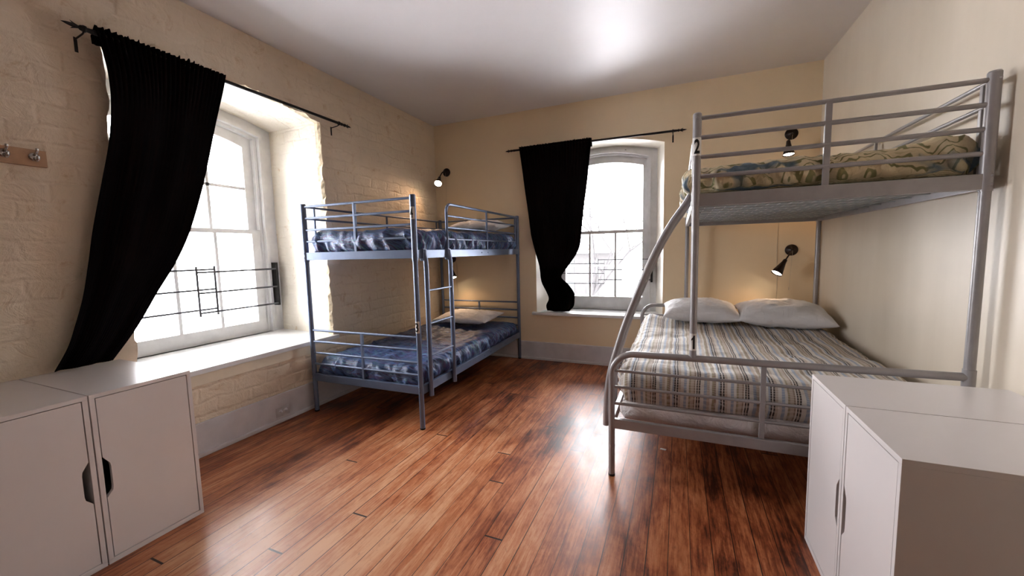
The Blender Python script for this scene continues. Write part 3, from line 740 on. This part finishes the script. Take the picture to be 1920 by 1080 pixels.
bedding('mattress', soft_box(XL+.045, X2-.035, Y0+.045, Y1-.04, .326, .4285, .045, .010, 11.0, 60, 90, 10), M_sheet, (0, 0, 0), 0, 'white puckered mattress showing below the striped duvet', 'mattress')
def hump(x, y): return 0.020*math.exp(-((y+.55)/.35)**2)+0.055*math.exp(-((y+.62)/.28)**2-((x-2.68)/.13)**2)
bedding('duvet', soft_box(XL+.022, X2-.012, Y0+.034, Y1-.05, .431, .628, .10, .015, 15.0, 80, 130, 16, topfn=hump), M_stripe, (0, 0, 0), 0, 'tan, blue and cream striped duvet on the wide lower bunk numbered 1', 'duvet')

def make_pillow(w, l, h, seed, mat=None):
    """lying flat, seam in the xy plane; closed surface"""
    m = MB(); nx, ny = 56, 44; vs = []; ids = {}
    for sgn in (1, -1):
        for i in range(nx+1):
            for j in range(ny+1):
                u = i/nx*2-1; v = j/ny*2-1
                edge = i in (0, nx) or j in (0, ny)
                if edge and sgn == -1: ids[(sgn, i, j)] = ids[(1, i, j)]; continue
                prof = ((1-abs(u)**2.6)*(1-abs(v)**2.6)) if not edge else 0
                t = max(prof, 0)**.50
                # edges draw in between the corners
                px_ = u*w/2*(1-.045*(1-v*v)); py_ = v*l/2*(1-.06*(1-u*u))
                wr = 1.5*noise.fractal(Vector((u*2.2+seed, v*2.2, seed)), 1, 2, 4)*.012+(.5-abs(noise.noise(Vector((u*7+v*3+seed, v*4-u*2, 3)))))*.012*(.4+abs(u))
                z = sgn*h/2*t*(1 if sgn > 0 else .75)+wr*t
                if edge: z = noise.noise(Vector((u*4+seed, v*4, 9)))*.006
                ids[(sgn, i, j)] = len(vs); vs.append((px_, py_, z))
    fs = []
    for i in range(nx):
        for j in range(ny):
            a = [ids[(1, i, j)], ids[(1, i+1, j)], ids[(1, i+1, j+1)], ids[(1, i, j+1)]]; fs.append(tuple(a))
            b_ = [ids[(-1, i, j)], ids[(-1, i, j+1)], ids[(-1, i+1, j+1)], ids[(-1, i+1, j)]]; fs.append(tuple(b_))
    m.add(vs, fs, 0, True); return m
def pillow(w, l, h, loc, rot, seed, label):
    o = make_pillow(w, l, h, seed).build('pillow', M_pillow); o.location = loc; o.rotation_euler = rot
    return tag(o, label, 'pillow', 'white pillows')
pillow(.62, .50, .21, (3.115, -.52, .735), (.10, .02, .02), 1, 'white pillow under the number 1 post, left of the two on the striped duvet')
pillow(.66, .52, .22, (3.732, -.56, .737), (.12, .02, -.05), 5, 'white pillow against the right wall, right of the two on the striped duvet')
pillow(.74, .48, .13, (.60, -.33, .545), (.09, -.02, -.06), 9, 'white pillow on the lower blue bunk beneath the corner lamp')
pillow(.62, .46, .15, (.80, -.36, 1.605), (.06, 0, .02), 13, 'white pillow on the upper blue bunk behind the guard rail')

# ------------------------------------------------------------------ cabinets
CW, CH, CD = 0.377, 0.758, 0.664
def make_cabinet(depth, handle_right):
    """front faces +x at x=depth, width along y centred on 0"""
    t = .017; w = CW/2-.0022
    root = empty('cabinet', (0, 0, 0))
    m = MB(); b_ = .0012
    m.box((0, -w, CH-t), (depth, w, CH), b_); m.box((0, -w, 0), (depth, w, t+.006), b_); m.box((0, -w, t), (depth, -w+t, CH-t), b_); m.box((0, w-t, t), (depth, w, CH-t), b_)
    m.box((0, -w+t, t), (.006, w-t, CH-t)); m.build('cabinet_body', M_cab, root)
    # door plate with an octagonal finger notch in one edge
    g = .0032; y0, y1 = -w+t+g, w-t-g; z0, z1 = t+.006+g, CH-t-g
    if handle_right: pts = [(y0, z0), (y1, z0), (y1, .296), (y1-.006, .304), (y1-.021, .322), (y1-.0235, .338), (y1-.0235, .430), (y1-.021, .446), (y1-.006, .470), (y1, .480), (y1, z1), (y0, z1)]
    else: pts = [(y0, z0), (y1, z0), (y1, z1), (y0, z1), (y0, .480), (y0+.006, .470), (y0+.021, .446), (y0+.0235, .430), (y0+.0235, .338), (y0+.021, .322), (y0+.006, .304), (y0, .296)]
    k = len(pts); tri = tessellate_polygon([[Vector((a, b2, 0)) for a, b2 in pts]]); m = MB()
    m.add([(depth-.001, a, b2) for a, b2 in pts], tri, 0, False); m.add([(depth-.018, a, b2) for a, b2 in pts], [x[::-1] for x in tri], 0, False)
    m.add([(depth-.001, a, b2) for a, b2 in pts]+[(depth-.018, a, b2) for a, b2 in pts], [(i, (i+1) % k, k+(i+1) % k, k+i) for i in range(k)], 0, False)
    fixn(m.build('door', M_cab, root))
    m = MB(); m.box((.008, -w+t+.001, t+.008), (.012, w-t-.001, CH-t-.001)); m.build('dark_inner_sheet', M_dark, root)  # dark sheet over the white back; interior shade put into its colour
    return root
cR = make_cabinet(CD, False); cR.location = (.003, -3.296-CW/2, 0); tag(cR, 'white cabinet ending beside the window sill, nearer the blue bunk', 'cabinet', 'white cabinets')
cL = make_cabinet(CD, True); cL.location = (.003, -3.296-CW*1.5, 0); tag(cL, 'white cabinet cut off by the left edge of the photo', 'cabinet', 'white cabinets')
c1 = make_cabinet(.605, True); c1.location = (4.073, -2.412-CW/2, 0); c1.rotation_euler = (0, 0, PI); tag(c1, 'white cabinet against the foot of the grey bunk bed', 'cabinet', 'white cabinets')
c2 = make_cabinet(.605, False); c2.location = (4.073, -2.412-CW*1.5, 0); c2.rotation_euler = (0, 0, PI); tag(c2, 'nearest white cabinet at the lower right, its brown shaded side towards the viewer', 'cabinet', 'white cabinets')

# ------------------------------------------------------------------ curtains and rods
def curtain(rows, depth_fn, P, nu, pleats, seed, header, label, amp=.012):
    """rows of (z, s_left, s_right); P(s, z, d)"""
    rows = smooth_path(rows, 8); m = MB(); vs = []; at = []; n = nu
    nr = len(rows)
    for ri, (z, a, b_) in enumerate(rows):
        wid = abs(b_-a); am = amp*min(3.0, .8/max(.25, wid))
        for i in range(n+1):
            t = i/n; ph = t*pleats*2*PI+noise.noise(Vector((t*5, z*1.5, seed)))*2.5
            fade = max(.03, 1-max(0, rows[0][0]-z)*2.6)
            d = depth_fn(z, t)+am*fade*math.sin(ph)*(.75+.5*noise.noise(Vector((t*9, z, seed))))+noise.noise(Vector((t*4.5, z*.7, seed+5)))*.035*(1-fade)
            zz = z
            if ri == 0: zz = z+.016*noise.noise(Vector((t*40, 0, seed)))+.010*noise.noise(Vector((t*90, 2, seed)))
            vs.append(P(a+(b_-a)*t, zz, max(d, .012))); at.append((t*1.2, z))
    fs = [(r*(n+1)+i, r*(n+1)+i+1, (r+1)*(n+1)+i+1, (r+1)*(n+1)+i) for r in range(nr-1) for i in range(n)]
    m.add(vs, fs, 0, True); o0 = len(vs)
    # back layer of the rod pocket
    vs2 = []; z, a, b_ = rows[0]
    for k, zz in enumerate((z, z-.045, z-.085)):
        for i in range(n+1):
            t = i/n; ph = t*pleats*2*PI
            base = Vector(vs[i]) if k == 0 else Vector(P(a+(b_-a)*t, zz, header[k-1]+.004*math.sin(ph)))
            vs2.append(tuple(base)); at.append((t*1.2, zz))
    m.add(vs2, [(r*(n+1)+i, (r+1)*(n+1)+i, (r+1)*(n+1)+i+1, r*(n+1)+i+1) for r in range(2) for i in range(n)], 0, True)
    m.att = at; o = m.build('curtain', M_curt)
    md = o.modifiers.new('thickness', 'SOLIDIFY'); md.thickness = .003; md.offset = 0
    return tag(o, label, 'curtain')
PAf = lambda s, z, d: (d, s, z)
rowsA = [(2.535, -3.290, -2.642), (2.50, -3.283, -2.650), (2.40, -3.264, -2.676), (2.30, -3.250, -2.703), (2.15, -3.247, -2.741), (1.95, -3.272, -2.790), (1.74, -3.318, -2.846), (1.49, -3.375, -2.928), (1.30, -3.410, -3.016), (1.127, -3.445, -3.121), (.98, -3.487, -3.205), (.88, -3.52, -3.27), (.772, -3.575, -3.350)]
curtain(rowsA, lambda z, t: .118 if z > 2.4 else max(.070, .118-.03*(2.4-z)), PAf, 190, 26, 2.0, (.074, .078), 'long black curtain swept to the left side of the left window', .010)
PBf = lambda s, z, d: (s, -d, z)
rowsB = [(2.512, 1.212, 2.048), (2.48, 1.218, 2.045), (2.27, 1.245, 2.022), (2.05, 1.270, 2.000), (1.77, 1.308, 1.958), (1.48, 1.340, 1.922), (1.36, 1.356, 1.896), (1.27, 1.372, 1.850), (1.16, 1.392, 1.765), (1.08, 1.400, 1.700), (1.00, 1.405, 1.655), (.92, 1.425, 1.735), (.82, 1.475, 1.805), (.74, 1.500, 1.812), (.66, 1.468, 1.800), (.598, 1.480, 1.745)]
def depB(z, t):
    if z > 2.35: return .095
    if z > 1.5: return .095-.02*(2.35-z)
    k = min(1, (1.5-z)/.45); base = .078*(1-k)-.045*k
    bul = math.exp(-((z-.76)/.16)**2)*.06*math.sin(PI*t)
    return base+bul
def curtB(rows):
    rows = smooth_path(rows, 8); m = MB(); vs = []; at = []; n = 170; pl = 24
    for ri, (z, a, b_) in enumerate(rows):
        wid = b_-a; am = .010*min(2.2, .8/wid)
        for i in range(n+1):
            t = i/n; ph = t*pl*2*PI+noise.noise(Vector((t*5, z*1.5, 4)))*2.5
            fade = max(.06, 1-max(0, rows[0][0]-z)*2.2)+(.25 if z < 1.1 else 0)
            d = depB(z, t)+am*fade*math.sin(ph)+noise.noise(Vector((t*4.5, z*.9, 9)))*.03*(1-fade)
            zz = z+(.012*noise.noise(Vector((t*60, 0, 7)))+.004*math.sin(ph*2) if ri == 0 else 0)
            vs.append((a+wid*t, -d, zz)); at.append((t*1.2, z))
    nr = len(rows)
    m.add(vs, [(r*(n+1)+i, r*(n+1)+i+1, (r+1)*(n+1)+i+1, (r+1)*(n+1)+i) for r in range(nr-1) for i in range(n)], 0, True)
    vs2 = []; z, a, b_ = rows[0]
    for k, zz in enumerate((z, z-.045, z-.085)):
        for i in range(n+1):
            t = i/n; base = vs[i] if k == 0 else (a+(b_-a)*t, -(.055+.003*k), zz); vs2.append(base); at.append((t*1.2, zz))
    m.add(vs2, [(r*(n+1)+i, (r+1)*(n+1)+i, (r+1)*(n+1)+i+1, r*(n+1)+i+1) for r in range(2) for i in range(n)], 0, True)
    # bunched back of the knotted tail
    vs3 = []
    low = [r for r in rows if r[0] < 1.12]; nn = 40
    for (z, a, b_) in low:
        for i in range(nn+1):
            t = i/nn; d = depB(z, t)-.10*math.sin(PI*t)+.010*math.sin(t*40+z*8); vs3.append((a+(b_-a)*t, -d, z)); at.append((t, z))
    m.add(vs3, [(r*(nn+1)+i, (r+1)*(nn+1)+i, (r+1)*(nn+1)+i+1, r*(nn+1)+i+1) for r in range(len(low)-1) for i in range(nn)], 0, True)
    m.att = at; o = m.build('curtain', M_curt); md = o.modifiers.new('thickness', 'SOLIDIFY'); md.thickness = .003; md.offset = 0
    return tag(o, 'black curtain twisted at its end onto the sill of the back window', 'curtain')
curtB(rowsB)

def rod(p0, p1, wall_dir, brk, label, r=.0115):
    """p0,p1 axis ends (tips of the finials); wall_dir unit vector to the wall; brk list of (t, drop)"""
    p0 = Vector(p0); p1 = Vector(p1); d = (p1-p0).normalized(); Lh = (p1-p0).length
    root = empty('curtain_rod', tuple(p0), 0, label, 'curtain rod'); Z = Vector((0, 0, 0))
    def A(m, nm): return m.build(nm, M_black, root)
    m = MB(); m.tube([d*.10, d*(Lh-.10)], r, 12); A(m, 'rod')
    for base, dr in ((Z, d), (d*Lh, -d)):
        m = MB(); m.lathe([(0, .0005), (.018, .006), (.040, .010), (.052, .005), (.064, .007), (.070, .013), (.078, .014), (.082, .010), (.110, .012), (.114, .014), (.120, .009)], base, dr, 12)
        ax = dr; e1 = Vector((0, 0, 1)); e2 = ax.cross(e1)
        for k in range(4):
            a = k*PI/2; e = e1*math.cos(a)+e2*math.sin(a)
            m.tube([base+ax*.060+e*.004, base+ax*.046+e*.010, base+ax*.034+e*.019], .003, 6, True, radii=[.0045, .004, .001])
        A(m, 'finial')
    for t, off in brk:
        c = d*(Lh*t); wd = Vector(wall_dir); q = c+wd*off; m = MB()
        m.tube([c+Vector((0, 0, -.012)), c+Vector((0, 0, -.020))+wd*.02, q+Vector((0, 0, -.028))], .004, 8)
        s = d.normalized()*.007
        a0 = q+Vector((0, 0, -.018)); m.box(tuple(min((a0-s)[i], (a0+s+wd*.004+Vector((0, 0, -.075)))[i]) for i in range(3)), tuple(max((a0-s)[i], (a0+s+wd*.004+Vector((0, 0, -.075)))[i]) for i in range(3)))
        m.lathe([(-.006, r+.002), (-.006, r+.005), (.006, r+.005), (.006, r+.002)], c, d, 12)
        A(m, 'bracket')
    return root
rod((.1, -3.408, 2.503), (.1, -1.528, 2.497), (-1, 0, 0), [(.045, .098), (.925, .098)], 'black iron curtain rod with arrow finials above the left window')
rod((1.030, -.078, 2.487), (2.985, -.078, 2.474), (0, 1, 0), [(.935, .076)], 'black iron curtain rod with arrow finials above the back window')

# ------------------------------------------------------------------ safety bars across the windows
def bars(P, d, left, right, vl, vr, z_l, z_r, brackets, zt, zb, label, mat, rad, loc, vert_r=.006):
    root = empty('window_guard', P(*loc), 0, label, 'window guard'); o0 = Vector(P(*loc))
    def tb(a, b_, r, nm, lab=None):
        o = MB().tube([Vector(P(*a))-o0, Vector(P(*b_))-o0], r, 8).build(nm, mat, root); return o
    for z in z_l: tb((left, z, d), (vr, z, d), rad, 'bar')
    for z in z_r: tb((vl, z, d-.012), (right, z, d-.012), rad, 'bar')
    for s in (vl, vr): tb((s, zb, d-.006), (s, zt, d-.006), vert_r, 'end_strip')
    for s, za, zc_ in brackets:
        a = Vector(P(s-.010, za, d-.02)); b_ = Vector(P(s+.010, zc_, d+.045)); m = MB()
        m.box(tuple(min(a[i], b_[i])-o0[i] for i in range(3)), tuple(max(a[i], b_[i])-o0[i] for i in range(3)), .003); m.build('side_bracket', M_black, root)
bars(PA, .700, -3.10, -1.80, -2.489, -2.353, (1.224, 1.058, .892), (1.202, 1.031, .866), [(-1.795, .845, 1.262), (-3.11, .845, 1.262)], 1.253, .836, 'dark horizontal safety bars across the left window', M_bar, .0080, (-2.43, .85, .70), .0085)
bars(PBk, .300, 1.52, 2.64, 2.044, 2.116, (1.149, 1.030, .909), (1.194, 1.075, .957), [(2.648, .93, 1.23), (1.51, .93, 1.23)], 1.205, .900, 'thin safety bars across the back window', M_bar, .0048, (2.08, .90, .30), .0022)

# ------------------------------------------------------------------ reading lamps
def lamp(base, elbow, top, mouth, label, power, cord=.30, mr=.048):
    B = Vector(base); root = empty('reading_lamp', base, 0, label, 'wall lamp', 'reading lamps over the bunks')
    El, T, Mo = Vector(elbow)-B, Vector(top)-B, Vector(mouth)-B
    m = MB(); m.lathe([(0, .0), (0, .053), (.010, .052), (.017, .044), (.020, .022), (.034, .016), (.036, 0)], (0, 0, 0), (0, -1, 0), 28)
    m.build('wall_plate', M_lampblack, root)
    pts = smooth_path([(0, -.03, 0), tuple(El), tuple(T)], 8); MB().tube(pts, .0065, 10).build('arm', M_lampblack, root)
    ax = (Mo-T); Ln = ax.length; prof = [(-.006, 0), (-.006, .012), (0, .016), (.02, .018), (.028, .019), (.06, .026), (Ln*.75, mr*.82), (Ln, mr), (Ln, mr-.002), (Ln*.75, mr*.82-.003), (.06, .0235), (.03, .016)]
    sh = MB().lathe(prof, T, ax, 28).build('shade', M_lampblack, root)
    a = ax.normalized(); r = mr-.004
    MB().lathe([(Ln-.060, .012), (Ln-.045, .022), (Ln-.022, r*.9), (Ln-.012, r), (Ln-.004, r*.7), (Ln-.001, .001)], T, ax, 24).build('bulb', M_bulb, sh)
    m = MB(); z0 = -.045; m.tube([(.003, -.034, -.01), (.001, -.030, z0), (-.006, -.022, z0-cord*.6), (-.012, -.020, z0-cord)], .0012, 6); m.lathe([(0, .001), (.006, .004), (.028, .0035), (.034, .001)], (-.012, -.020, z0-cord), (0, 0, -1), 8)
    m.build('pull_cord', M_cord, root)
    l = bpy.data.lights.new('lamp_light', 'SPOT'); l.energy = power; l.color = (1.0, .60, .33); l.spot_size = 2.3; l.spot_blend = .7; l.shadow_soft_size = .03
    lo = bpy.data.objects.new('lamp_light', l); COL.objects.link(lo); lo.parent = root; lo.location = Mo+a*.012
    lo.rotation_euler = a.to_track_quat('-Z', 'Y').to_euler()
lamp((3.905, -.0, 1.270), (3.872, -.095, 1.235), (3.836, -.120, 1.180), (3.760, -.170, 1.058), 'lit dark bronze reading lamp above the two pillows of the wide lower bunk', 2.6)
lamp((3.867, -.0, 2.333), (3.852, -.095, 2.310), (3.820, -.125, 2.245), (3.822, -.150, 2.118), 'lit dark bronze reading lamp above the paisley upper bunk', 4)
lamp((.171, -.0, 2.343), (.158, -.085, 2.330), (.138, -.120, 2.265), (.176, -.220, 2.168), 'lit dark bronze reading lamp in the corner above the upper blue bunk', 6)
lamp((.211, -.0, 1.241), (.232, -.080, 1.210), (.262, -.115, 1.125), (.305, -.155, 1.000), 'lit dark bronze reading lamp below the upper blue bunk, partly hidden by the ladder', 3)
# thin cables stapled down the wall beside the lamps
for x, z0, z1, lab in ((3.795, .75, 2.05, 'thin cream cable running down the wall left of the right corner lamps'), (.27, .75, 1.20, 'thin cream cable on the wall behind the lower blue bunk')):
    m = MB(); m.tube([(x+.006*math.sin(i*1.1), -.003, z0+(z1-z0)*i/10) for i in range(11)], .0022, 6); tag(m.build('cable', M_cord), lab, 'cable')

# ------------------------------------------------------------------ coat hooks, outlet, floor chip
t = empty('coat_rack', (0, -3.70, 1.825), 0, 'beech coat hook rail with metal hooks on the left wall', 'coat rack')
m = MB(); m.box((0, -.24, -.040), (.018, .213, .040), .002); m.build('rail_board', M_wood, t)
for y in (-.19, -.01+.085, .170):
    m = MB(); m.lathe([(0, .0), (0, .020), (.004, .020), (.007, .012), (.008, 0)], (.018, y, .004), (1, 0, 0), 14)
    m.tube(smooth_path([(.022, y, .012), (.045, y, .018), (.058, y, .030), (.060, y, .040)], 4), .006, 8)
    m.tube(smooth_path([(.022, y, .0), (.040, y, -.016), (.056, y, -.012), (.060, y, .004)], 4), .006, 8)
    m.build('hook', M_chrome, t)
t = empty('power_outlet', (.018, -2.358, .086), 0, 'grey white double power outlet on the left baseboard', 'outlet')
m = MB(); m.box((0, -.058, -.037), (.006, .058, .037), .0025); m.build('cover_plate', M_plate, t)
for yy in (-.022, .022):
    m = MB(); m.lathe([(0, .0), (0, .0165), (.0028, .0160), (.003, 0)], (.0055, yy, 0), (1, 0, 0), 18); s = m.build('socket', M_plate, t)
    m = MB(); m.box((.0082, yy-.0022, .004), (.0092, yy+.0062, .0056)); m.box((.0082, yy-.0022, -.0056), (.0092, yy+.0062, -.004)); m.box((.0082, yy-.010, -.002), (.0092, yy-.006, .002)); m.build('slots', M_ink, s)
m = MB(); m.add([(2.832, -1.800, .0005), (2.868, -1.806, .0005), (2.872, -1.790, .0005), (2.838, -1.786, .0005), (2.832, -1.800, .003), (2.868, -1.806, .0045), (2.872, -1.790, .003), (2.838, -1.786, .0045)], [(0, 3, 2, 1), (4, 5, 6, 7), (0, 1, 5, 4), (1, 2, 6, 5), (2, 3, 7, 6), (3, 0, 4, 7)], 0, False)
tag(m.build('paper_scrap', M_label), 'small white scrap of paper on the floor under the grey bunk', 'paper scrap')
